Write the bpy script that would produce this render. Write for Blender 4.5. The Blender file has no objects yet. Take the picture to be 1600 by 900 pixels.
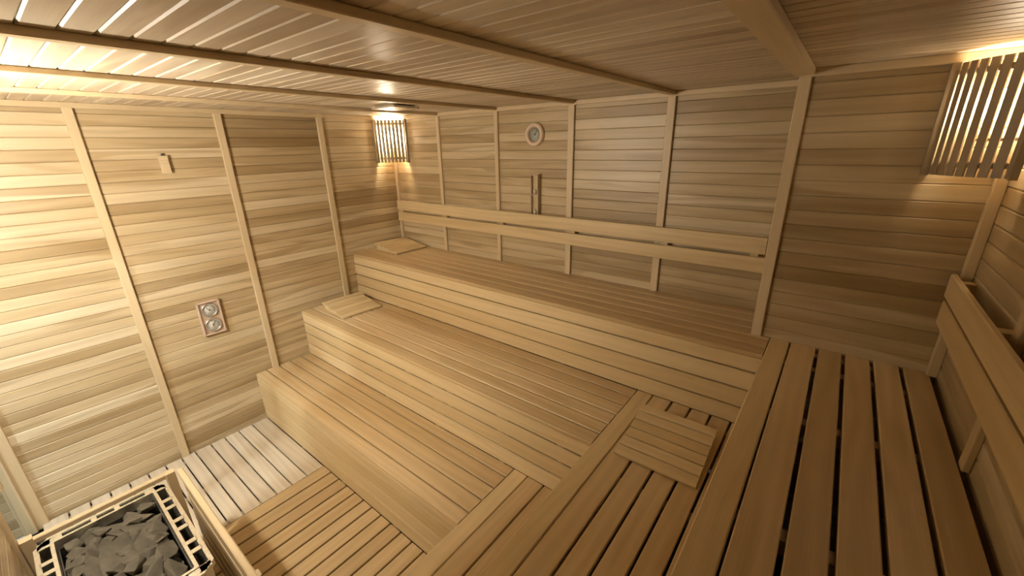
import bpy, bmesh, math, random
from mathutils import Vector, Matrix
random.seed(11)
SC = bpy.context.scene
COL = SC.collection

# ------------------------------------------------------------------ camera
CAMLOC = Vector((3.62046, -2.69583, 2.22275))
yaw, pitch, roll, FPX = 0.67235, 0.33490, -0.020184, 641.469
fw = Vector((-math.sin(yaw)*math.cos(pitch), math.cos(yaw)*math.cos(pitch), -math.sin(pitch)))
rt = Vector((math.cos(yaw), math.sin(yaw), 0)); up = rt.cross(fw)
rt2 = rt*math.cos(roll)+up*math.sin(roll); up2 = -rt*math.sin(roll)+up*math.cos(roll)
cd = bpy.data.cameras.new('camera'); cam = bpy.data.objects.new('camera', cd); COL.objects.link(cam)
m = Matrix((rt2, up2, -fw)).transposed().to_4x4(); m.translation = CAMLOC
cam.matrix_world = m
cd.sensor_width = 36; cd.lens = FPX/1600*36; cd.clip_start = 0.02
SC.camera = cam

# ------------------------------------------------------------------ light and exposure
w = bpy.data.worlds.new('world'); SC.world = w; w.use_nodes = True
w.node_tree.nodes['Background'].inputs[0].default_value = (0.03, 0.03, 0.032, 1)
w.node_tree.nodes['Background'].inputs[1].default_value = 1.0
SC.view_settings.view_transform = 'Standard'; SC.view_settings.look = 'None'
SC.view_settings.gamma = 1.0; SC.view_settings.use_curve_mapping = False
SC.view_settings.exposure = 0.0
LAMP_W = {'rear_left': 46.0, 'rear_right': 8.0, 'front': 86.0}   # watts of the two corner lamps and the unseen wall lamp
CORRIDOR_W = 50.0
WARM = (1.0, 0.82, 0.58)
NEUTRAL = (1.0, 0.91, 0.77)

# ------------------------------------------------------------------ room measures (metres)
RX, FY, H = 4.085, -3.02, 2.505      # right wall, front wall, ceiling
ZT, ZM, ZL = 1.260, 0.849, 0.429     # bench tops
YT, YM, YL = -0.615, -1.193, -1.660  # rear bench fronts
X1, X2, X3 = 3.472, 2.896, 2.416     # right bench fronts
CHX, CHY = 3.405, -0.373             # boxed-out corner
PITCH = 0.0669

# ------------------------------------------------------------------ materials
def nt(name):
    mt = bpy.data.materials.new(name); mt.use_nodes = True
    t = mt.node_tree; t.nodes.clear()
    o = t.nodes.new('ShaderNodeOutputMaterial'); b = t.nodes.new('ShaderNodeBsdfPrincipled')
    t.links.new(b.outputs[0], o.inputs[0])
    return mt, t, b

def wood(name, dark, mid, light, streak, streak_amt=0.5, rough=0.45, coat=0.0, fig=0.25, vs=11.0, var=0.5):
    mt, t, b = nt(name)
    N = t.nodes.new; L = t.links.new
    uv = N('ShaderNodeUVMap'); uv.uv_map = 'UVMap'
    tone = N('ShaderNodeAttribute'); tone.attribute_name = 'tone'
    def mp(sx, sy):
        q = N('ShaderNodeMapping'); q.inputs['Scale'].default_value = (sx, sy, 1); L(uv.outputs[0], q.inputs[0]); return q
    def noise(mpn, scale, detail, rgh=0.5, dist=0.0):
        q = N('ShaderNodeTexNoise'); q.inputs['Scale'].default_value = scale; q.inputs['Detail'].default_value = detail
        q.inputs['Roughness'].default_value = rgh; q.inputs['Distortion'].default_value = dist
        L(mpn.outputs[0], q.inputs['Vector']); return q
    n1 = noise(mp(0.9, vs), 1.0, 3, 0.55, 0.4)        # broad streaks of heartwood
    n2 = noise(mp(4.0, 210), 1.0, 2, 0.6)              # fine grain
    wv = N('ShaderNodeTexWave'); wv.wave_type = 'BANDS'; wv.bands_direction = 'Y'
    wv.inputs['Scale'].default_value = 1.0; wv.inputs['Distortion'].default_value = 14.0
    wv.inputs['Detail'].default_value = 1.5; wv.inputs['Detail Scale'].default_value = 0.6
    L(mp(1.0, 6.0).outputs[0], wv.inputs['Vector'])
    # base tone of the board
    cr = N('ShaderNodeValToRGB'); e = cr.color_ramp.elements
    e[0].position = 0.0; e[0].color = (*dark, 1); e[1].position = 1.0; e[1].color = (*light, 1)
    k = cr.color_ramp.elements.new(0.5); k.color = (*mid, 1)
    ad = N('ShaderNodeMath'); ad.operation = 'MULTIPLY_ADD'; ad.inputs[1].default_value = var; L(n1.outputs[0], ad.inputs[0])
    sb = N('ShaderNodeMath'); sb.operation = 'SUBTRACT'; sb.inputs[1].default_value = var/2; L(tone.outputs['Fac'], sb.inputs[0])
    L(sb.outputs[0], ad.inputs[2]); L(ad.outputs[0], cr.inputs[0])
    # streak mask
    sr = N('ShaderNodeValToRGB'); s = sr.color_ramp.elements
    s[0].position = 0.53; s[0].color = (0, 0, 0, 1); s[1].position = 0.61; s[1].color = (1, 1, 1, 1)
    n3 = noise(mp(0.7, vs*0.8), 1.0, 2, 0.5, 1.0)
    q = N('ShaderNodeMath'); q.operation = 'MULTIPLY'; q.inputs[1].default_value = streak_amt
    L(n3.outputs[0], sr.inputs[0]); L(sr.outputs[0], q.inputs[0])
    m1 = N('ShaderNodeMixRGB'); m1.blend_type = 'MIX'; m1.inputs[2].default_value = (*streak, 1)
    L(q.outputs[0], m1.inputs[0]); L(cr.outputs[0], m1.inputs[1])
    # figure and grain multiply
    fr = N('ShaderNodeMapRange'); fr.inputs['To Min'].default_value = 1-fig; fr.inputs['To Max'].default_value = 1.0
    L(wv.outputs['Fac'], fr.inputs['Value'])
    gr = N('ShaderNodeMapRange'); gr.inputs['From Min'].default_value = .3; gr.inputs['From Max'].default_value = .7
    gr.inputs['To Min'].default_value = .95; gr.inputs['To Max'].default_value = 1.03
    L(n2.outputs[0], gr.inputs['Value'])
    mu = N('ShaderNodeMath'); mu.operation = 'MULTIPLY'; L(fr.outputs[0], mu.inputs[0]); L(gr.outputs[0], mu.inputs[1])
    cb = N('ShaderNodeCombineXYZ'); [L(mu.outputs[0], cb.inputs[i]) for i in range(3)]
    m2 = N('ShaderNodeMixRGB'); m2.blend_type = 'MULTIPLY'; m2.inputs[0].default_value = 1
    L(m1.outputs[0], m2.inputs[1]); L(cb.outputs[0], m2.inputs[2])
    L(m2.outputs[0], b.inputs['Base Color'])
    b.inputs['Roughness'].default_value = rough
    b.inputs['Specular IOR Level'].default_value = 0.4
    if coat: b.inputs['Coat Weight'].default_value = coat; b.inputs['Coat Roughness'].default_value = 0.34
    bp = N('ShaderNodeBump'); bp.inputs['Strength'].default_value = 0.12; bp.inputs['Distance'].default_value = 0.001
    L(n2.outputs[0], bp.inputs['Height']); L(bp.outputs[0], b.inputs['Normal'])
    return mt

def plain(name, col, rough=0.5, metal=0.0, noise_amt=0.15, scale=30, emit=None, es=1.0):
    mt, t, b = nt(name)
    N = t.nodes.new; L = t.links.new
    tc = N('ShaderNodeTexCoord'); n = N('ShaderNodeTexNoise'); n.inputs['Scale'].default_value = scale; n.inputs['Detail'].default_value = 4
    L(tc.outputs['Object'], n.inputs['Vector'])
    r = N('ShaderNodeValToRGB'); e = r.color_ramp.elements
    e[0].position = .3; e[1].position = .7
    e[0].color = (*[c*(1-noise_amt) for c in col], 1); e[1].color = (*[min(1, c*(1+noise_amt)) for c in col], 1)
    L(n.outputs[0], r.inputs[0]); L(r.outputs[0], b.inputs['Base Color'])
    b.inputs['Roughness'].default_value = rough; b.inputs['Metallic'].default_value = metal
    if emit:
        b.inputs['Emission Color'].default_value = (*emit, 1); b.inputs['Emission Strength'].default_value = es
    return mt

WALLW = wood('wall_wood', (.28, .19, .09), (.53, .415, .245), (.73, .625, .44), (.32, .22, .10), .55, .40, 0.10, .07, 9.0, 0.95)
CEILW = wood('ceiling_wood', (.38, .29, .19), (.60, .50, .365), (.75, .66, .52), (.36, .25, .14), .40, .40, 0.0, .06, 9.0, 0.8)
TRIMW = wood('trim_wood', (.53, .405, .24), (.63, .50, .31), (.69, .56, .37), (.51, .38, .21), .2, .42, 0, .04)
BENCHW = wood('bench_wood', (.56, .41, .21), (.665, .51, .285), (.75, .60, .36), (.57, .41, .20), .40, .45, 0, .06)
SEATW = wood('seat_wood', (.49, .35, .18), (.60, .445, .245), (.70, .54, .32), (.49, .33, .155), .40, .44, 0, .10)
PALEW = wood('pale_floor_wood', (.56, .47, .35), (.64, .55, .42), (.70, .62, .49), (.52, .42, .30), .35, .6, 0, .10)
BROWNW = wood('brown_floor_wood', (.43, .30, .15), (.51, .37, .195), (.58, .435, .24), (.41, .27, .12), .35, .5, 0, .08)
LAMPW = wood('lamp_wood', (.28, .21, .12), (.35, .27, .165), (.42, .335, .21), (.28, .19, .1), .3, .5, 0, .06)
DIALW = wood('dial_frame_wood', (.46, .33, .235), (.55, .41, .30), (.62, .48, .36), (.4, .28, .2), .3, .5, 0, .1)
BACKM = plain('wall_backing', (.16, .09, .04), .9)
SUBF = plain('sub_floor_stone', (.06, .045, .03), .9)
STEEL = plain('brushed_steel', (.74, .70, .60), .33, .85, .12, 60)
STEELD = plain('dark_steel', (.10, .09, .08), .5, .7)
STONE = plain('sauna_stone', (.095, .082, .058), .85, 0, .35, 18)
DIAL = plain('dial_face', (.56, .54, .47), .35, 0, .06)
INK = plain('dial_ink', (.05, .05, .05), .5)
GLASSY = plain('dial_rim_metal', (.75, .75, .72), .2, .9, .05)
SAND = plain('timer_sand', (.80, .74, .60), .7)
BULB = plain('bulb_glass', (.9, .9, .9), .3, emit=(1, .8, .5), es=1)
PLASTER = plain('corridor_plaster', (.55, .56, .55), .8, 0, .05, 4)

def glass(name, tint=(.95, .97, .96)):
    mt, t, b = nt(name)
    t.nodes.remove(b); o = t.nodes[0]
    tr = t.nodes.new('ShaderNodeBsdfTransparent'); tr.inputs[0].default_value = (*tint, 1)
    gl = t.nodes.new('ShaderNodeBsdfGlossy'); gl.inputs['Roughness'].default_value = .03
    mx = t.nodes.new('ShaderNodeMixShader')
    mx.inputs[0].default_value = .05; t.links.new(tr.outputs[0], mx.inputs[1]); t.links.new(gl.outputs[0], mx.inputs[2])
    t.links.new(mx.outputs[0], o.inputs[0]); return mt
GLASS = glass('clear_glass')

def bulb_mat(watts, col, r):
    mt = bpy.data.materials.new('bulb_light'); mt.use_nodes = True
    b = mt.node_tree.nodes['Principled BSDF']
    b.inputs['Base Color'].default_value = (.8, .8, .8, 1)
    b.inputs['Emission Color'].default_value = (*col, 1)
    b.inputs['Emission Strength'].default_value = watts/(math.pi*4*math.pi*r*r)
    return mt

# ------------------------------------------------------------------ mesh helpers
class MB:
    """collects shapes into one mesh with a grain-following UV map and a per-board tone"""
    def __init__(s):
        s.bm = bmesh.new(); s.uv = s.bm.loops.layers.uv.new('UVMap'); s.tl = s.bm.verts.layers.float.new('tone')
    def finish(s, fs, tone, axis):
        ou, ov = random.uniform(0, 60), random.uniform(0, 60)
        for f in fs:
            n = f.normal if f.normal.length > 0 else Vector((0, 0, 1))
            oth = [i for i in range(3) if i != axis]
            for l in f.loops:
                c = l.vert.co
                if abs(n[axis]) > .7:
                    u, v = c[oth[0]]*.3, c[oth[1]]
                else:
                    u = c[axis]
                    v = c[oth[0]] if abs(n[oth[1]]) > abs(n[oth[0]]) else c[oth[1]]
                l[s.uv].uv = (u+ou, v+ov)
        for f in fs:
            for v in f.verts: v[s.tl] = tone
    def board(s, x0, x1, y0, y1, z0, z1, axis=0, ch=.002, tone=None, M=None, chends=0):
        """box whose four long edges are chamfered, long in axis"""
        lo = Vector((min(x0, x1), min(y0, y1), min(z0, z1))); hi = Vector((max(x0, x1), max(y0, y1), max(z0, z1)))
        a, b = [i for i in range(3) if i != axis]
        ch = min(ch, (hi[a]-lo[a])*.45, (hi[b]-lo[b])*.45)
        pr = [(lo[a]+ch, lo[b]), (hi[a]-ch, lo[b]), (hi[a], lo[b]+ch), (hi[a], hi[b]-ch),
              (hi[a]-ch, hi[b]), (lo[a]+ch, hi[b]), (lo[a], hi[b]-ch), (lo[a], lo[b]+ch)]
        rings = []
        for t in (lo[axis], hi[axis]):
            r = []
            for p in pr:
                c = [0, 0, 0]; c[axis] = t; c[a] = p[0]; c[b] = p[1]; r.append(s.bm.verts.new(c))
            rings.append(r)
        fs = []
        for i in range(8):
            j = (i+1) % 8
            fs.append(s.bm.faces.new((rings[0][i], rings[0][j], rings[1][j], rings[1][i])))
        fs.append(s.bm.faces.new(rings[0][::-1])); fs.append(s.bm.faces.new(rings[1]))
        for f in fs: f.normal_update()
        s.bm.normal_update()
        s.finish(fs, random.random() if tone is None else tone, axis)
        if M is not None:
            for v in rings[0]+rings[1]: v.co = M @ v.co
        return fs
    def prism(s, pts, axis, t0, t1, tone=.5, M=None):
        """extrude a polygon given in the two other axes"""
        a, b = [i for i in range(3) if i != axis]
        rings = []
        for t in (t0, t1):
            r = []
            for p in pts:
                c = [0, 0, 0]; c[axis] = t; c[a] = p[0]; c[b] = p[1]; r.append(s.bm.verts.new(c))
            rings.append(r)
        n = len(pts); fs = []
        for i in range(n):
            j = (i+1) % n; fs.append(s.bm.faces.new((rings[0][i], rings[0][j], rings[1][j], rings[1][i])))
        fs.append(s.bm.faces.new(rings[0][::-1])); fs.append(s.bm.faces.new(rings[1]))
        for f in fs: f.normal_update()
        s.finish(fs, tone, max((a, b), key=lambda i: max(abs(f.verts[0].co[i]-f.verts[1].co[i]) for f in fs)))
        if M is not None:
            for v in rings[0]+rings[1]: v.co = M @ v.co
    def lathe(s, prof, n=40, M=None, tone=.5):
        """revolve (r, z) around Z"""
        rows = []
        for r, z in prof:
            rows.append([s.bm.verts.new((r*math.cos(2*math.pi*i/n), r*math.sin(2*math.pi*i/n), z)) for i in range(n)] if r > 1e-5
                        else [s.bm.verts.new((0, 0, z))])
        fs = []
        for A, B in zip(rows, rows[1:]):
            for i in range(n):
                j = (i+1) % n
                if len(A) == 1 and len(B) == 1: continue
                if len(A) == 1: fs.append(s.bm.faces.new((A[0], B[j], B[i])))
                elif len(B) == 1: fs.append(s.bm.faces.new((A[i], A[j], B[0])))
                else: fs.append(s.bm.faces.new((A[i], A[j], B[j], B[i])))
        for f in fs: f.normal_update(); f.smooth = True
        s.finish(fs, tone, 0)
        if M is not None:
            for r in rows:
                for v in r: v.co = M @ v.co
    def build(s, name, mat, parent=None, label=None, origin=None):
        bmesh.ops.recalc_face_normals(s.bm, faces=s.bm.faces)
        me = bpy.data.meshes.new(name)
        if parent is not None:
            origin = Vector((0, 0, 0)); q = parent
            while q is not None: origin += q.location; q = q.parent
        if origin is None:
            xs = [v.co for v in s.bm.verts]
            origin = Vector((sum(c.x for c in xs)/len(xs), sum(c.y for c in xs)/len(xs), min(c.z for c in xs)))
        for v in s.bm.verts: v.co -= origin
        s.bm.to_mesh(me); s.bm.free(); me.materials.append(mat)
        o = bpy.data.objects.new(name, me); COL.objects.link(o)
        if parent is not None: o.parent = parent
        else: o.location = origin
        if label: o['label'] = label
        return o

def thing(name, label, cat, loc, group=None):
    o = bpy.data.objects.new(name, None); COL.objects.link(o); o.location = loc; o.empty_display_size = .05
    o['label'] = label; o['category'] = cat
    if group: o['group'] = group
    return o
def tag(o, label, cat, group=None):
    o['label'] = label; o['category'] = cat
    if group: o['group'] = group
    return o
def struct(o, label=None):
    o['kind'] = 'structure'
    if label: o['label'] = label
    return o

# ------------------------------------------------------------------ panelled walls and ceiling
def panel(name, axis, plane, facing, a0, a1, b0, b1, joints, run, mat, label, fine=False):
    """tongue and groove boards. axis = normal axis, boards run along `run`, stacked along the third axis.
       a = span along run, b = span across. joints = places on the run where boards are cut (under a batten)."""
    mb = MB(); thk = .012; ch = .0044; gp = .0008 if axis == 2 else .0005
    if fine: ch, gp = .0032, .0003
    st = [i for i in range(3) if i not in (axis, run)][0]
    cuts = [a0]+sorted(j for j in joints if a0 < j < a1)+[a1]
    sgn = 1 if facing > 0 else -1
    n = int(math.ceil((b1-b0)/PITCH))
    for c0, c1 in zip(cuts, cuts[1:]):
        last = .5
        for i in range(n):
            lo = b1-(i+1)*PITCH; hi = b1-i*PITCH
            lo = max(lo, b0)
            if hi-lo < .01: continue
            L = [0]*3; U = [0]*3
            L[axis], U[axis] = sorted((plane, plane-sgn*thk))
            L[run], U[run] = c0, c1
            L[st], U[st] = lo+gp, hi-gp
            t = .35*last+.65*random.betavariate(1.6, 1.5); last = t
            mb.board(L[0], U[0], L[1], U[1], L[2], U[2], run, ch, t)
    # solid backing wall behind the boards
    L = [0]*3; U = [0]*3
    L[axis], U[axis] = sorted((plane-sgn*.008, plane-sgn*.08)); L[run], U[run] = a0, a1; L[st], U[st] = b0, b1
    o = mb.build(name, mat)
    me = o.data; me.materials.append(BACKM)
    bm = bmesh.new(); bm.from_mesh(me)
    q = bmesh.ops.create_cube(bm, size=1)
    for v in q['verts']:
        v.co = Vector([(L[i]+U[i])/2+v.co[i]*(U[i]-L[i]) for i in range(3)])-o.location
    for f in {f for v in q['verts'] for f in v.link_faces}: f.material_index = 1
    bm.to_mesh(me); bm.free()
    return struct(o, label)

BX = [.672, 1.354, 2.042, 2.725, 3.408]           # battens on the rear wall and across the ceiling
LY = [-.751, -1.503, -2.255]                       # battens on the left wall
RY = [-1.055, -1.74, -2.42]                        # battens on the right wall
panel('wall_left', 0, 0.0, 1, -4.6, 0, -.03, H+.01, [LY[0], LY[1], LY[2], -3.0], 1, WALLW, 'left wall clad in horizontal pale boards')
panel('wall_rear', 1, 0.0, -1, 0, CHX, .0, H+.01, BX[:4], 0, WALLW, 'rear wall clad in horizontal pale boards', fine=True)
panel('wall_rear_right', 1, CHY, -1, CHX, RX, .0, H+.01, [], 0, WALLW, 'boxed-out right part of the rear wall', fine=True)
panel('wall_chase_side', 0, CHX, -1, CHY+.013, 0, .0, H+.01, [], 1, WALLW, 'side of the boxed-out wall')
panel('wall_right', 0, RX, -1, FY, CHY, .0, H+.01, RY, 1, WALLW, 'right wall clad in horizontal boards')
DX0, DX1, DZ = .045, 1.04, 1.98                     # glass door in the front wall
panel('wall_front', 1, FY, 1, DX1+.02, RX, -.03, H+.01, [2.0, 3.0], 0, WALLW, 'front wall clad in horizontal boards')
panel('wall_front_lintel', 1, FY, 1, 0, DX1+.02, DZ+.02, H+.01, [], 0, WALLW, 'boards above the glass door')
panel('ceiling', 2, H, -1, 0, RX, FY, 0.0, BX, 0, CEILW, 'ceiling clad in narrow glossy boards')
mb = MB(); mb.board(-.02, RX+.02, FY-.03, .02, -.10, -.045, 0, 0, .5); struct(mb.build('floor', SUBF), 'dark floor under the wooden grates')

tn = [0]
def trim(x0, x1, y0, y1, z0, z1, axis, ch=.003, mat=None, label=None, tone=None):
    tn[0] += 1
    mb = MB(); mb.board(x0, x1, y0, y1, z0, z1, axis, ch, random.uniform(.3, .9) if tone is None else tone)
    return struct(mb.build('trim_%d' % tn[0], mat or TRIMW), label)
BT = .018
for x in BX[:4]:
    hw = .019 if x < 2 else .024
    trim(x-hw, x+hw, -BT, 0, ZT, H-.028, 2, label='vertical batten on the rear wall')
trim(CHX-.022, CHX+.024, CHY-.016, CHY, ZT, H-.028, 2, label='vertical corner board of the boxed-out wall')
trim(.0, .028, -.028, 0, ZT, H-.028, 2, label='corner batten')
for y, zb in zip(LY, (ZM, ZL, 0)):
    trim(0, .026, y-.023, y+.023, zb, H-.03, 2, label='vertical batten on the left wall')
trim(0, .03, -3.095, -2.985, -.02, H-.03, 2, label='wide batten beside the glass door')
trim(RX-.034, RX, CHY-.034, CHY, ZT, H-.028, 2, label='corner batten')
for y in RY: trim(RX-.02, RX, y-.023, y+.023, ZT, H-.028, 2, label='vertical batten on the right wall')
for x in BX[:4]: trim(x-.021, x+.021, FY, -.02, H-.022, H, 1, label='batten across the ceiling')
trim(3.362, 3.437, FY, CHY+.02, H-.026, H, 1, label='wide board across the ceiling')
trim(0, CHX, -.02, 0, H-.030, H, 0, label='cornice on the rear wall')
trim(CHX-.02, RX, CHY-.022, CHY, H-.034, H, 0, label='cornice on the boxed-out wall')
trim(0, .022, FY, 0, H-.032, H, 1, label='cornice on the left wall')
trim(RX-.022, RX, FY, CHY, H-.032, H, 1, label='cornice on the right wall')

# glass door in the front wall, left of the heater, with the corridor behind it
dr = bpy.data.objects.new('door_1', None); COL.objects.link(dr); dr.location = (.6, FY-.03, 0); struct(dr, 'glass door with a wooden frame')
mb = MB()
mb.board(DX0-.012, DX0, FY-.06, FY-.02, -.02, DZ, 2, .003, .8); mb.board(DX1, DX1+.055, FY-.06, FY+.012, -.02, DZ+.04, 2, .004, .4)
mb.board(DX0, DX1, FY-.06, FY+.0, DZ, DZ+.04, 0, .004, .6)
mb.build('door_frame', TRIMW, dr)
mb = MB(); mb.board(DX0+.004, DX1-.004, FY-.040, FY-.032, .01, DZ-.005, 2, .001, .5); mb.build('pane', GLASS, dr)
mb = MB(); mb.board(.775, .812, FY-.03, FY+.022, .75, 1.75, 2, .008, .5); mb.build('door_handle', TRIMW, dr)
mb = MB(); mb.board(-.1, 2.6, -4.9, -4.8, -.05, 2.62, 0, 0, .5); struct(mb.build('wall_corridor', PLASTER), 'plain wall of the corridor outside')
mb = MB(); mb.board(-.1, 2.6, -4.8, FY-.09, 2.56, 2.64, 0, 0, .5); struct(mb.build('ceiling_corridor', PLASTER), 'plain ceiling of the corridor outside')
mb = MB(); mb.board(-.1, 2.6, -4.8, FY-.07, -.10, -.03, 0, 0, .5); struct(mb.build('floor_corridor', PLASTER), 'plain floor of the corridor outside')
mb = MB(); mb.board(2.55, 2.65, -4.8, FY-.09, -.03, 2.56, 0, 0, .5); struct(mb.build('wall_corridor_right', PLASTER), 'end wall of the corridor outside')
ld = bpy.data.lights.new('corridor_light', 'AREA'); ld.shape = 'DISK'; ld.size = .16; ld.energy = CORRIDOR_W; ld.color = (.92, .96, 1.0)
lo = bpy.data.objects.new('corridor_light', ld); COL.objects.link(lo); lo.location = (1.23, -4.2, 2.50)
lo.rotation_euler = Vector((-.9, 1.6, -2.0)).to_track_quat('-Z', 'Y').to_euler()

# ------------------------------------------------------------------ benches
def slats(mb, a0, a1, edges, z1, thk, gap, run, ch=.003, ends=None, tones=None):
    """edges: list of centre lines of the gaps incl. outer edges; run axis 0 or 1"""
    es = sorted(edges)
    for i, (p, q) in enumerate(zip(es, es[1:])):
        lo = p+(gap/2 if i > 0 else 0); hi = q-(gap/2 if i < len(es)-2 else 0)
        s0, s1 = (a0, a1) if ends is None else ends[i]
        t = random.uniform(.12, .9) if tones is None else tones[i]
        if run == 0: mb.board(s0, s1, lo, hi, z1-thk, z1, 0, ch, t)
        else: mb.board(lo, hi, s0, s1, z1-thk, z1, 1, ch, t)

def riser(mb, x0, x1, y, zs, gap, thk=.018, ch=.002):
    for i, (p, q) in enumerate(zip(zs, zs[1:])):
        mb.board(x0, x1, y, y+thk, q+(gap if i < len(zs)-2 else 0), p, 0, ch, random.uniform(.2, .95))
def studs(b, xs, y0, y1, z0, z1):
    for x in xs:
        mb = MB(); mb.board(x-.02, x+.02, y0, y1, z0, z1, 2, .001, .6); mb.build('stud', BENCHW, b)
def bearers(b, xs, y0, y1, z0, z1):
    for x in xs:
        mb = MB(); mb.board(x-.02, x+.02, y0, y1, z0, z1, 1, .001, .6); mb.build('bearer', BENCHW, b)
TH = .024
G = 'slatted benches of the L-shaped stepped seating'
ENDY = FY+.012
# --- upper rear bench
b = thing('upper_rear_bench', 'topmost slatted bench along the rear wall, below the wooden backrest', 'bench', (1.7, -.3, 0))
mb = MB(); es = [YT, -.508, -.405, -.304, -.203, -.102, -.002]
slats(mb, 0, 0, es, ZT, TH, .0095, 0, .005, ends=[(.002, X1-.003)]*3+[(.002, CHX-.002)]*3)
# boards in front of the boxed-out wall only reach the side bench
mb.build('seat', SEATW, b)
mb = MB(); riser(mb, .002, X1-.001, YT, [ZT-TH, 1.152, 1.047, .942, ZM+.001], .009); mb.build('front_panel', BENCHW, b)
studs(b, [.04, .62, 1.2, 1.78, 2.36, 2.94, 3.42], YT+.0185, YT+.055, .0, ZT-TH-.001)
bearers(b, [.04, .62, 1.2, 1.78, 2.36, 2.94, 3.3], YT+.056, -.02, ZT-TH-.06, ZT-TH-.001)
# --- middle rear bench
b = thing('middle_rear_bench', 'middle step of the rear benches, between the top and bottom steps', 'bench', (1.45, -.9, 0))
mb = MB(); slats(mb, .002, X2-.003, [YM, -1.100, -1.004, -.906, -.805, -.704, YT-.001], ZM, TH, .0105, 0, .005); mb.build('seat', SEATW, b)
mb = MB(); riser(mb, .002, X2-.001, YM, [ZM-TH, .737, .634, .532, ZL+.001], .0115, thk=.011, ch=.0015); mb.build('front_panel', BENCHW, b)
studs(b, [.04, .6, 1.17, 1.74, 2.31, 2.86], YM+.0115, YM+.055, .0, ZM-TH-.001)
bearers(b, [.04, .6, 1.17, 1.74, 2.31, 2.84], YM+.056, YT-.004, ZM-TH-.06, ZM-TH-.001)
# --- lower rear bench
b = thing('lower_rear_bench', 'lowest step of the rear benches, standing at the pale floor grate', 'bench', (1.2, -1.4, 0))
mb = MB(); slats(mb, .002, X3-.003, [YL, -1.574, -1.472, -1.373, -1.272, YM-.001], ZL, TH, .0095, 0, .003); mb.build('seat', SEATW, b)
mb = MB(); riser(mb, .002, X3-.001, YL, [ZL-TH, .322, .215, .108, .001], .010, thk=.009, ch=.0015); mb.build('front_panel', BENCHW, b)
studs(b, [.04, .63, 1.22, 1.81, 2.38], YL+.0095, YL+.055, -.044, ZL-TH-.001)
bearers(b, [.04, .63, 1.22, 1.81, 2.36], YL+.056, YM-.004, ZL-TH-.06, ZL-TH-.001)

def side_bench(name, label, xe, edge_w, ys, z, gap, joists, loc):
    b = thing(name, label, 'bench', loc)
    mb = MB(); mb.board(xe[0], xe[0]+edge_w, ENDY, ys, z-.03, z, 1, .004, .6); mb.build('edge_board', BENCHW, b)
    mb = MB()
    slats(mb, ENDY, ys, [xe[0]+edge_w+gap*.5]+xe[1:], z, TH, gap, 1, .003)
    mb.build('seat', SEATW, b)
    for y in joists:
        mb = MB(); mb.board(xe[0]+.036, xe[-1]-.01, y-.022, y+.022, z-TH-.055, z-.031, 0, .001, .5); mb.build('joist', BENCHW, b)
    return b
b = side_bench('upper_side_bench', 'topmost bench along the right wall with wide dark gaps between its boards',
           [X1, 3.67, 3.771, 3.872, 3.972, 4.062], .084, CHY-.002, ZT, .014, [-.40, -.56, -1.03, -1.62, -2.2, -2.8], (3.77, -1.7, 0))
mb = MB()
for i, (p, q) in enumerate([(ZT-.032, 1.152), (1.144, 1.047), (1.039, .942), (.934, ZM-.1)]):
    mb.board(X1+.016, X1+.034, ENDY, YT-.002, q, p, 1, .002, random.uniform(.3, .8))
mb.build('front_panel', BENCHW, b)
b = side_bench('middle_side_bench', 'middle step of the side benches, the one carrying a headrest',
           [X2, 3.094, 3.194, 3.296, 3.392, 3.485], .088, YT-.002, ZM, .011, [-.68, -1.3, -1.9, -2.5, -2.95], (3.2, -1.9, 0))
mb = MB()
for i, (p, q) in enumerate([(ZM-.032, .737), (.732, .634), (.629, .532), (.527, ZL-.1)]):
    mb.board(X2+.016, X2+.034, ENDY, YM-.002, q, p, 1, .002, random.uniform(.3, .8))
mb.build('front_panel', BENCHW, b)
b = side_bench('lower_side_bench', 'lowest step of the side benches, in the middle of the bottom of the photo',
           [X3, 2.622, 2.722, 2.822, 2.91], .094, YM-.002, ZL, .009, [-1.26, -1.9, -2.5, -2.95], (2.65, -2.1, 0))
mb = MB()
for i, (p, q) in enumerate([(ZL-.032, .322), (.319, .215), (.212, .108), (.105, .0)]):
    mb.board(X3+.016, X3+.034, ENDY, YL-.002, q, p, 1, .002, random.uniform(.3, .8))
mb.build('front_panel', BENCHW, b)

# ------------------------------------------------------------------ backrests
b = thing('rear_backrest', 'two-board wooden backrest along the rear wall above the top bench', 'backrest', (1.7, -.03, 1.5))
mb = MB(); mb.board(.03, 3.345, -.062, -.042, 1.612, 1.708, 0, .004, .75); mb.build('upper_board', BENCHW, b)
mb = MB(); mb.board(.03, 3.352, -.062, -.042, 1.503, 1.594, 0, .004, .65); mb.build('lower_board', BENCHW, b)
for x in BX[:4]+[3.31-.0]:
    xx = x+.05 if x < 3 else 3.29
    mb = MB(); mb.board(xx-.022, xx+.022, -.042, -.0, 1.52, 1.70, 2, .002, .6); mb.build('cleat', BENCHW, b)
mb = MB(); mb.board(.036, .085, -.042, 0, 1.52, 1.70, 2, .002, .6); mb.build('cleat', BENCHW, b)
b = thing('side_backrest', 'two-board wooden backrest along the right wall above the side bench', 'backrest', (RX-.03, -1.7, 1.5))
mb = MB(); mb.board(4.022, 4.042, ENDY, CHY-.03, 1.612, 1.708, 1, .004, .6); mb.build('upper_board', BENCHW, b)
mb = MB(); mb.board(4.022, 4.042, ENDY, CHY-.045, 1.503, 1.600, 1, .004, .45); mb.build('lower_board', BENCHW, b)
for y in (-.45, -1.0+.02, -1.68, -2.36, -2.9):
    mb = MB(); mb.board(4.042, RX-.0, y-.022, y+.022, 1.52, 1.69, 2, .002, .6); mb.build('cleat', BENCHW, b)

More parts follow.
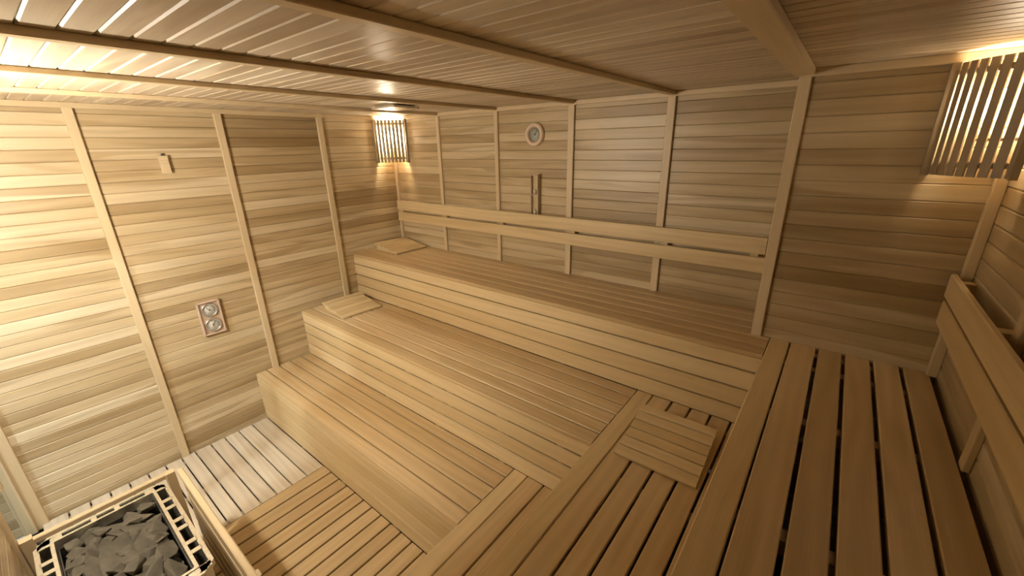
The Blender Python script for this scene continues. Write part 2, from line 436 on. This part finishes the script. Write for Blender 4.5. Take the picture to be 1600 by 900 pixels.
# ------------------------------------------------------------------ floor grates
b = thing('pale_floor_grate', 'bleached pale slatted floor grate at the foot of the left wall', 'floor grate', (.5, -2.3, -.045))
mb = MB(); ed = [FY+.004+.0]+[-2.899-.0, -2.796, -2.695, -2.593, -2.487, -2.385, -2.285, -2.197, -2.091, -1.992, -1.889, -1.784, YL-.004][::1]
slats(mb, .012, .974, ed, 0.0, .022, .009, 0, .003); mb.build('slats', PALEW, b)
mb = MB()
for x in (.06, .5, .93): mb.board(x-.025, x+.025, FY+.01, YL-.006, -.045, -.0225, 1, .001, .5)
mb.build('bearers', PALEW, b)
b = thing('brown_floor_grate', 'brown slatted floor grate before the lowest bench, beside the heater guard', 'floor grate', (1.7, -2.3, -.045))
mb = MB(); mb.board(.979, 1.074, FY+.004, YL-.004, -.022, .002, 1, .003, .6); mb.build('edge_board', BROWNW, b)
ex = [1.079+.004]+[1.186, 1.288, 1.388, 1.491, 1.587, 1.687, 1.788, 1.891, 1.996, 2.098, 2.2, 2.3, 2.41]
mb = MB(); slats(mb, FY+.004, YL-.004, ex, 0.0, .022, .010, 1, .003); mb.build('slats', BROWNW, b)
mb = MB()
for y in (-1.75, -2.3, -2.9): mb.board(.99, 2.4, y-.02, y+.02, -.045, -.0225, 0, .001, .5)
mb.build('bearers', BROWNW, b)

# ------------------------------------------------------------------ headrests
def headrest(label, loc, rz):
    """wedge, low edge at +x, slats long in y"""
    b = thing('headrest', label, 'headrest', loc, 'slatted wooden headrests'); b.rotation_euler.z = rz
    Ls, W_, Hh = .38, .36, .065
    for sy in (-1, 1):
        mb = MB(); y = sy*(W_/2-.03)
        mb.prism([(-Ls/2+.01, 0), (Ls/2-.01, 0), (Ls/2-.01, .004), (-Ls/2+.045, Hh-.016), (-Ls/2+.01, Hh-.016)], 1, y-.011, y+.011, .6)
        o = mb.build('side_piece', BENCHW, None, origin=Vector((0, 0, 0))); o.parent = b
    sl = math.atan2(Hh-.02, Ls-.055)
    mb = MB()
    n = 6; pw = Ls/n
    for i in range(n):
        x0 = -Ls/2+i*pw
        if i == 0:
            mb.board(x0, x0+pw-.008, -W_/2, W_/2, Hh-.016, Hh, 1, .003, .75)
        else:
            xc = x0+pw/2; zc = .004+(Ls/2-.01-xc)*math.tan(sl)+.008
            M = Matrix.Translation((xc, 0, zc)) @ Matrix.Rotation(sl, 4, 'Y')
            mb.board(-pw/2+.0035, pw/2-.0035, -W_/2, W_/2, -.008, .008, 1, .003, random.uniform(.3, .85), M)
    o = mb.build('slats', BENCHW, None, origin=Vector((0, 0, 0))); o.parent = b
    return b
headrest('slatted wooden headrest on the top bench in the rear left corner', (.235, -.225, ZT), math.radians(-2))
headrest('slatted wooden headrest on the middle rear bench by the left wall', (.315, -.885, ZM), math.radians(-3))
headrest('slatted wooden headrest on the side bench, the nearest to the viewer', (3.19, -1.005, ZM), math.radians(-89.0))

# ------------------------------------------------------------------ corner lamps
def corner_lamp(label, cx, cy, sx, sy, watts, zb=2.085, R=.215, key=None):
    """slatted shade across a corner; sx, sy point into the room"""
    b = thing('corner_lamp', label, 'lamp', (cx, cy, zb), 'slatted corner lamps')
    P0 = Vector((R, 0.0)); P1 = Vector((0.0, R)); mid = (P0+P1)/2; nrm = Vector((1, 1)).normalized()
    bulge = .034; c = (P1-P0).length; rad = (c*c/4+bulge*bulge)/(2*bulge); cen = mid-nrm*(rad-bulge)
    a0 = math.atan2(P0.y-cen.y, P0.x-cen.x); a1 = math.atan2(P1.y-cen.y, P1.x-cen.x)
    def pt(t, off=0):
        a = a0+(a1-a0)*t; p = cen+Vector((math.cos(a), math.sin(a)))*(rad+off); return p, a
    hh = .385; n = 9
    def world(p, z): return Vector((cx+sx*p.x, cy+sy*p.y, zb+z))
    def block(mb, quad, z0, z1, tone):
        vs = [[mb.bm.verts.new(world(p, z)) for p in quad] for z in (z0, z1)]
        fs = [mb.bm.faces.new((vs[0][i], vs[0][(i+1) % len(quad)], vs[1][(i+1) % len(quad)], vs[1][i])) for i in range(len(quad))]
        fs += [mb.bm.faces.new(vs[0]), mb.bm.faces.new(vs[1])]
        for f in fs: f.normal_update()
        mb.finish(fs, tone, 2)
    for i in range(n):
        t0 = i/n+.011; t1 = (i+1)/n-.017
        mb = MB()
        a = pt(t0)[0]; bb = pt(t1)[0]; c2 = pt(t1, -.007)[0]; d = pt(t0, -.007)[0]
        block(mb, [a, bb, c2, d], 0, hh, random.uniform(.2, .8)); mb.build('slat', LAMPW, b)
    for z in (.03, hh-.045):
        mb = MB(); K = 12
        for k in range(K):
            q = [pt(k/K, -.0072)[0], pt((k+1)/K, -.0072)[0], pt((k+1)/K, -.020)[0], pt(k/K, -.020)[0]]
            block(mb, q, z, z+.02, .5)
        mb.build('cross_rail', LAMPW, b)
    for s_ in (0, 1):     # side boards standing against the two walls
        mb = MB()
        q = [Vector((R+.012, .001)), Vector((R+.012, .022)), Vector((R-.012, .022)), Vector((R-.012, .001))]
        if s_: q = [Vector((p.y, p.x)) for p in q]
        block(mb, q, -.004, hh+.004, .5); mb.build('side_board', LAMPW, b)
    r = .036
    bc = world(Vector((.080, .080)), .235)
    mb = MB(); prof = [(0, -.05), (.018, -.046), (.032, -.025), (r, 0), (.030, .024), (.018, .042), (.008, .050), (0, .051)]
    mb.lathe(prof, 20, Matrix.Translation(bc)); mb.build('bulb', bulb_mat(watts, WARM, r), b)
    mb = MB(); mb.lathe([(0, -.044), (.019, -.044), (.021, -.085), (.034, -.092), (.034, -.104), (0, -.104)], 24, Matrix.Translation(bc)); mb.build('lamp_holder', DIAL, b)
    mb = MB(); p = Vector((.0, .0))
    block(mb, [Vector((.03, .03)), Vector((.11, .03)), Vector((.11, .11)), Vector((.03, .11))], .118, .129, .5)
    block(mb, [Vector((.001, .06)), Vector((.035, .06)), Vector((.035, .08)), Vector((.001, .08))], .118, .129, .5); mb.build('blocking_bracket', STEELD, b)  # holder and bracket, unseen, placed below the bulb to block downward light
    return b
corner_lamp('slatted wooden lamp in the rear left corner, small and glowing bright', 0, 0, 1, -1, LAMP_W['rear_left'])
corner_lamp('large slatted wooden lamp at the right edge near the ceiling', RX-.02, CHY, -1, -1, LAMP_W['rear_right'], R=.205)
LX, LZ = 1.30, 2.04
b = thing('wall_lamp', 'round frosted lamp high on the front wall between the glass door and the heater', 'lamp', (LX, FY, LZ))
ML = Matrix.Translation((LX, FY, LZ)) @ Matrix.Rotation(math.radians(-90), 4, 'X')
mb = MB(); mb.lathe([(0, 0), (.085, 0), (.085, .02), (.06, .028), (0, .028)], 40, ML); mb.build('base', DIALW, b)
mb = MB(); mb.board(LX+.094, LX+.108, FY+.001, FY+.185, LZ-.16, LZ+.03, 2, .003, .5); mb.build('added_light_block', LAMPW, b)  # unseen cheek, added to keep the lamp's light off the right-hand side
mb = MB(); mb.lathe([(.030, .028), (.042, .045), (.046, .07), (.040, .094), (.022, .108), (0, .112)], 40, ML)
mb.build('frosted_globe', bulb_mat(LAMP_W['front'], NEUTRAL, .042), b)

# ------------------------------------------------------------------ instruments
# round thermometer on the rear wall: axis +(-y)
MR = Matrix.Translation((1.729, 0, 2.295)) @ Matrix.Rotation(math.radians(90), 4, 'X')
b = thing('wall_thermometer', 'round wooden thermometer hanging on the rear wall', 'thermometer', (1.729, 0, 2.21))
mb = MB(); mb.lathe([(.052, .004), (.052, .012), (.056, .024), (.066, .030), (.078, .026), (.084, .014), (.084, .0), (.052, 0), (.052, .004)], 56, MR, .9)
mb.build('ring', plain('thermometer_ring_wood', (.74, .57, .42), .45, 0, .06, 8), b)
mb = MB(); mb.lathe([(0, .006), (.0535, .006), (.0535, .002), (0, .002)], 48, MR); mb.build('dial', DIAL, b)
mb = MB()
for k in range(21):
    a = math.radians(-135+k*13.5); M = MR @ Matrix.Rotation(-a, 4, 'Z')
    mb.board(-.0012, .0012, .036, .046, .0062, .0072, 1, 0, 0, M)
M = MR @ Matrix.Rotation(math.radians(-35), 4, 'Z'); mb.board(-.0018, .0018, -.012, .036, .0075, .009, 1, 0, 0, M)
mb.lathe([(0, .011), (.006, .010), (.006, .006)], 16, MR); mb.build('pointer', INK, b)
mb = MB(); mb.lathe([(0, .016), (.052, .014), (.052, .0135), (0, .0155)], 40, MR); mb.build('cover_glass', GLASS, b)

# sand timer
b = thing('sand_timer', 'tall narrow wooden sand timer on the rear wall above the backrest', 'sand timer', (1.743, 0, 1.69))
mb = MB(); mb.board(1.706, 1.780, -.016, 0, 1.69, 2.012, 2, .004, .7); mb.build('back_board', BENCHW, b)
for z in (1.69, 1.848, 1.998):
    mb = MB(); mb.board(1.706, 1.780, -.040, -.016, z, z+.012, 0, .003, .6); mb.build('shelf', DIALW, b)
TM = plain('timer_glass_tube', (.70, .66, .60), .12, 0, .05)
for z, d in ((1.860, 1), (1.702, -1)):
    MT = Matrix.Translation((1.743, -.0285, z))
    mb = MB(); mb.lathe([(.0, .001), (.012, .002), (.013, .05), (.011, .062), (.003, .070), (.011, .078), (.013, .09), (.012, .136), (0, .137)], 20, MT)
    o = mb.build('glass_tube', GLASS, b)
    mb = MB(); mb.lathe([(.0, .003), (.0105, .003), (.0115, .03), (.0, .040)], 20, MT); mb.build('sand', SAND, o)
for x in (1.7115, 1.7745):
    mb = MB(); mb.board(x-.005, x+.005, -.040, -.016, 1.702, 1.998, 2, .003, .55); mb.build('side_strip', DIALW, b)

# thermometer and hygrometer pair on the left wall
b = thing('twin_dial_gauge', 'upright wooden board with two round dials on the left wall', 'gauge', (0, -1.858, .89))
mb = MB()
mb.board(.001, .016, -1.932, -1.784, .892, 1.158, 2, .003, .5)
for (y0, y1) in ((-1.932, -1.920), (-1.796, -1.784)): mb.board(.016, .03, y0, y1, .892, 1.158, 2, .003, .7)
for (z0, z1) in ((.892, .904), (1.146, 1.158)): mb.board(.016, .03, -1.932, -1.784, z0, z1, 1, .003, .7)
mb.build('board', DIALW, b)
for zc, nm in ((1.087, 40), (.966, -30)):
    MD = Matrix.Translation((.016, -1.858, zc)) @ Matrix.Rotation(math.radians(90), 4, 'Y') @ Matrix.Rotation(math.radians(90), 4, 'Z')
    mb = MB(); mb.lathe([(.044, 0), (.053, 0), (.055, .006), (.053, .012), (.047, .013), (.044, .008), (.044, 0)], 44, MD); d = mb.build('dial_rim', GLASSY, b)
    mb = MB(); mb.lathe([(0, .004), (.0445, .004), (.0445, .001), (0, .001)], 44, MD); d = mb.build('dial', DIAL, b)
    mb = MB()
    for k in range(17):
        a = math.radians(-120+k*15); mb.board(-.0012, .0012, .030, .039, .0042, .0052, 1, 0, 0, MD @ Matrix.Rotation(a, 4, 'Z'))
    mb.board(-.0018, .0018, -.01, .032, .0055, .007, 1, 0, 0, MD @ Matrix.Rotation(math.radians(nm), 4, 'Z'))
    mb.lathe([(0, .009), (.005, .008), (.005, .004)], 14, MD); mb.build('pointer', INK, d)

# small sensor on the left wall
b = thing('temperature_sensor', 'small pale wooden sensor block high on the left wall', 'sensor', (0, -1.875, 2.088))
mb = MB()
for z0, z1 in ((2.088, 2.150), (2.154, 2.168), (2.172, 2.200)): mb.board(.0, .030, -1.900, -1.852, z0, z1, 2, .002, .8)
mb.board(.002, .026, -1.897, -1.855, 2.09, 2.198, 2, 0, .2)
mb.build('slotted_cover', TRIMW, b)
mb = MB(); mb.lathe([(0, 0), (.007, 0), (.007, .014), (0, .014)], 14, Matrix.Translation((.014, -1.876, 2.200))); mb.build('cable_gland', INK, b)

# ceiling vent
b = thing('ceiling_vent', 'flat wooden vent cover on the ceiling near the rear left lamp', 'vent', (.99, -.69, H-.03))
mb = MB(); mb.board(.86, 1.12, -.80, -.58, H-.022, H-.009, 0, .002, .6); mb.build('cover', CEILW, b)
for y in (-.77, -.61):
    mb = MB(); mb.board(.88, 1.09, y-.012, y+.012, H-.009, H, 0, .001, .2); mb.build('spacer', CEILW, b)

# ------------------------------------------------------------------ heater, guard and stones
HX0, HX1, HY0, HY1, HZ = 1.115, 1.870, -2.972, -2.500, .60
b = thing('sauna_heater', 'steel sauna heater filled with dark stones in the lower left corner', 'heater', ((HX0+HX1)/2, (HY0+HY1)/2, 0))
C_ = .045
def octo(x0, x1, y0, y1, c): return [(x0+c, y0), (x1-c, y0), (x1, y0+c), (x1, y1-c), (x1-c, y1), (x0+c, y1), (x0, y1-c), (x0, y0+c)]
def ring(mb, A, B, z0, z1):
    v = [[mb.bm.verts.new((x, y, z)) for x, y in P] for P, z in ((A, z0), (A, z1), (B, z1), (B, z0))]
    n = len(A); fs = []
    for k in range(4):
        for i in range(n):
            j = (i+1) % n; fs.append(mb.bm.faces.new((v[k][i], v[k][j], v[(k+1) % 4][j], v[(k+1) % 4][i])))
    for f in fs: f.normal_update()
    mb.finish(fs, .5, 0)
mb = MB()
ring(mb, octo(HX0+.012, HX1-.012, HY0+.012, HY1-.012, C_), octo(HX0+.016, HX1-.016, HY0+.016, HY1-.016, C_), .12, HZ-.004); mb.build('housing', STEEL, b)
mb = MB()
ring(mb, octo(HX0, HX1, HY0, HY1, C_), octo(HX0+.014, HX1-.014, HY0+.014, HY1-.014, C_), HZ-.03, HZ)
ring(mb, octo(HX0+.046, HX1-.046, HY0+.050, HY1-.050, .004), octo(HX0+.058, HX1-.058, HY0+.063, HY1-.063, .004), HZ-.05, HZ+.004)
# perforated long sides
def bridges(ys, xs):
    for x0, x1 in xs: mb.board(x0, x1, ys[0], ys[1], HZ-.004, HZ, 0, 0, .5)
px = HX0+.04; holes = []
for w_ in (.085, .040, .085, .040, .085, .040, .085):
    holes.append((px+.018, px+.018+w_)); px += w_+.022
sx_ = (HX1-HX0-.09)/(px-HX0-.04)
holes = [(HX0+.045+(a-HX0-.04)*sx_, HX0+.045+(c-HX0-.04)*sx_) for a, c in holes]
edges = [HX0+.02]+[e for h_ in holes for e in h_]+[HX1-.02]
for ys in ((HY1-.052, HY1-.012), (HY0+.012, HY0+.052)):
    bridges(ys, list(zip(edges[0::2], edges[1::2])))
for xs in ((HX0+.012, HX0+.048), (HX1-.048, HX1-.012)):
    for y0, y1 in ((HY0+.03, HY0+.09), (HY0+.185, HY0+.205), (HY1-.205, HY1-.185), (HY1-.09, HY1-.03)): mb.board(xs[0], xs[1], y0, y1, HZ-.004, HZ, 0, 0, .5)
mb.build('perforated_rim', STEEL, b)
mb = MB(); mb.board(HX0+.02, HX1-.02, HY0+.02, HY1-.02, .36, .372, 0, 0, .5); mb.board(HX0+.03, HX1-.03, HY0+.03, HY1-.03, .12, .14, 0, 0, .5)
for y in (HY0+.065, HY1-.069): mb.board(HX0+.05, HX1-.05, y, y+.004, .37, HZ-.04, 0, 0, .5)
for x in (HX0+.06, HX1-.064): mb.board(x, x+.004, HY0+.065, HY1-.065, .37, HZ-.04, 1, 0, .5)
mb.build('stone_basket', STEELD, b)
for x in (HX0+.08, HX1-.08):
    for y in (HY0+.07, HY1-.07):
        mb = MB(); mb.board(x-.015, x+.015, y-.015, y+.015, .001, .12, 2, .002, .5); mb.build('leg', STEELD, b)

def rock_mesh(seed, sx, sy, sz):
    rd = random.Random(seed); bm = bmesh.new()
    for i in range(15):
        v = Vector((rd.gauss(0, 1), rd.gauss(0, 1), rd.gauss(0, 1))).normalized()*rd.uniform(.78, 1.1)
        bm.verts.new((v.x*sx, v.y*sy, v.z*sz))
    r = bmesh.ops.convex_hull(bm, input=bm.verts)
    bmesh.ops.delete(bm, geom=[g for g in r['geom_interior'] if isinstance(g, bmesh.types.BMVert)], context='VERTS')
    bmesh.ops.bevel(bm, geom=list(bm.edges), offset=.0045, segments=2, affect='EDGES', profile=.6, clamp_overlap=True)
    bmesh.ops.recalc_face_normals(bm, faces=bm.faces)
    me = bpy.data.meshes.new('stone'); bm.to_mesh(me); bm.free(); me.materials.append(STONE); return me
meshes = [rock_mesh(s, *d) for s, d in enumerate([(.062, .040, .028), (.055, .038, .032), (.070, .042, .026), (.048, .036, .030), (.058, .044, .024), (.044, .032, .028), (.066, .036, .030)])]
rd = random.Random(5)
for layer, (nx, ny, zc) in enumerate([(9, 6, .455), (9, 6, .518), (9, 6, .570)]):
    for i in range(nx):
        for j in range(ny):
            fx = (i+.5+(.0 if (j+layer) % 2 else .25))/nx; fy = (j+.5)/ny
            x = HX0+.085+(HX1-HX0-.185)*fx+rd.uniform(-.012, .012); y = HY0+.092+(HY1-HY0-.19)*fy+rd.uniform(-.01, .01)
            x = min(max(x, HX0+.105), HX1-.115)
            dome = .026*(1-((fx-.55)*1.8)**2)*(1-((fy-.5)*1.6)**2)
            if layer == 2 and rd.random() < .08: continue
            o = bpy.data.objects.new('stone', rd.choice(meshes)); COL.objects.link(o)
            o.location = (x, y, zc+dome+rd.uniform(-.008, .010)); o.rotation_euler = (rd.uniform(-.5, .5), rd.uniform(-.5, .5), rd.uniform(-.6, 1.2))
            k = rd.uniform(1.0, 1.25); o.scale = (k, k, k)
            tag(o, 'dark angular rock among those heaped in the steel heater', 'stone', 'stones heaped in the heater')

b = thing('heater_guard', 'slatted wooden guard rail around the stone-filled heater', 'guard rail', (1.55, -2.7, 0))
GX0, GX1, GY1, GY0, GZ = 1.060, 2.045, -2.425, -2.985, .60
for x, y in ((GX0, GY1-.045), (GX0, GY0+.0), (GX1, GY1), (GX1, GY0)):
    zt_ = GZ+.012 if (x, y) == (GX0, GY0) else GZ
    mb = MB(); mb.board(x-.020, x+.020, y-.020, y+.020, .003, zt_, 2, .003, .4); mb.build('post', TRIMW, b)
mb = MB(); mb.board(GX0+.02, GX1+.01, GY1-.018, GY1+.010, GZ-.028, GZ+.002, 0, .005, .6); mb.build('top_rail', TRIMW, b)
mb = MB(); mb.board(GX0-.016, GX0+.010, GY0+.02, GY1-.065, GZ-.03, GZ, 1, .005, .4); mb.build('top_rail', TRIMW, b)
mb = MB(); mb.board(GX1-.014, GX1+.014, GY0+.02, GY1-.02, GZ-.03, GZ, 1, .005, .5); mb.build('top_rail', TRIMW, b)
mb = MB()
for z in (.04, .145, .25, .355, .46): mb.board(GX0+.03, GX1-.02, GY1-.008, GY1+.008, z, z+.085, 0, .004, random.uniform(.2, .8))
mb.build('boards', TRIMW, b)
mb = MB()
for z in (.06, .30): mb.board(GX0-.008, GX0+.008, GY0+.02, GY1-.065, z, z+.05, 1, .004, random.uniform(.2, .6))
for z in (.06, .20, .34, .46): mb.board(GX1-.008, GX1+.008, GY0+.02, GY1-.02, z, z+.06, 1, .004, random.uniform(.2, .6))
mb.build('side_boards', TRIMW, b)
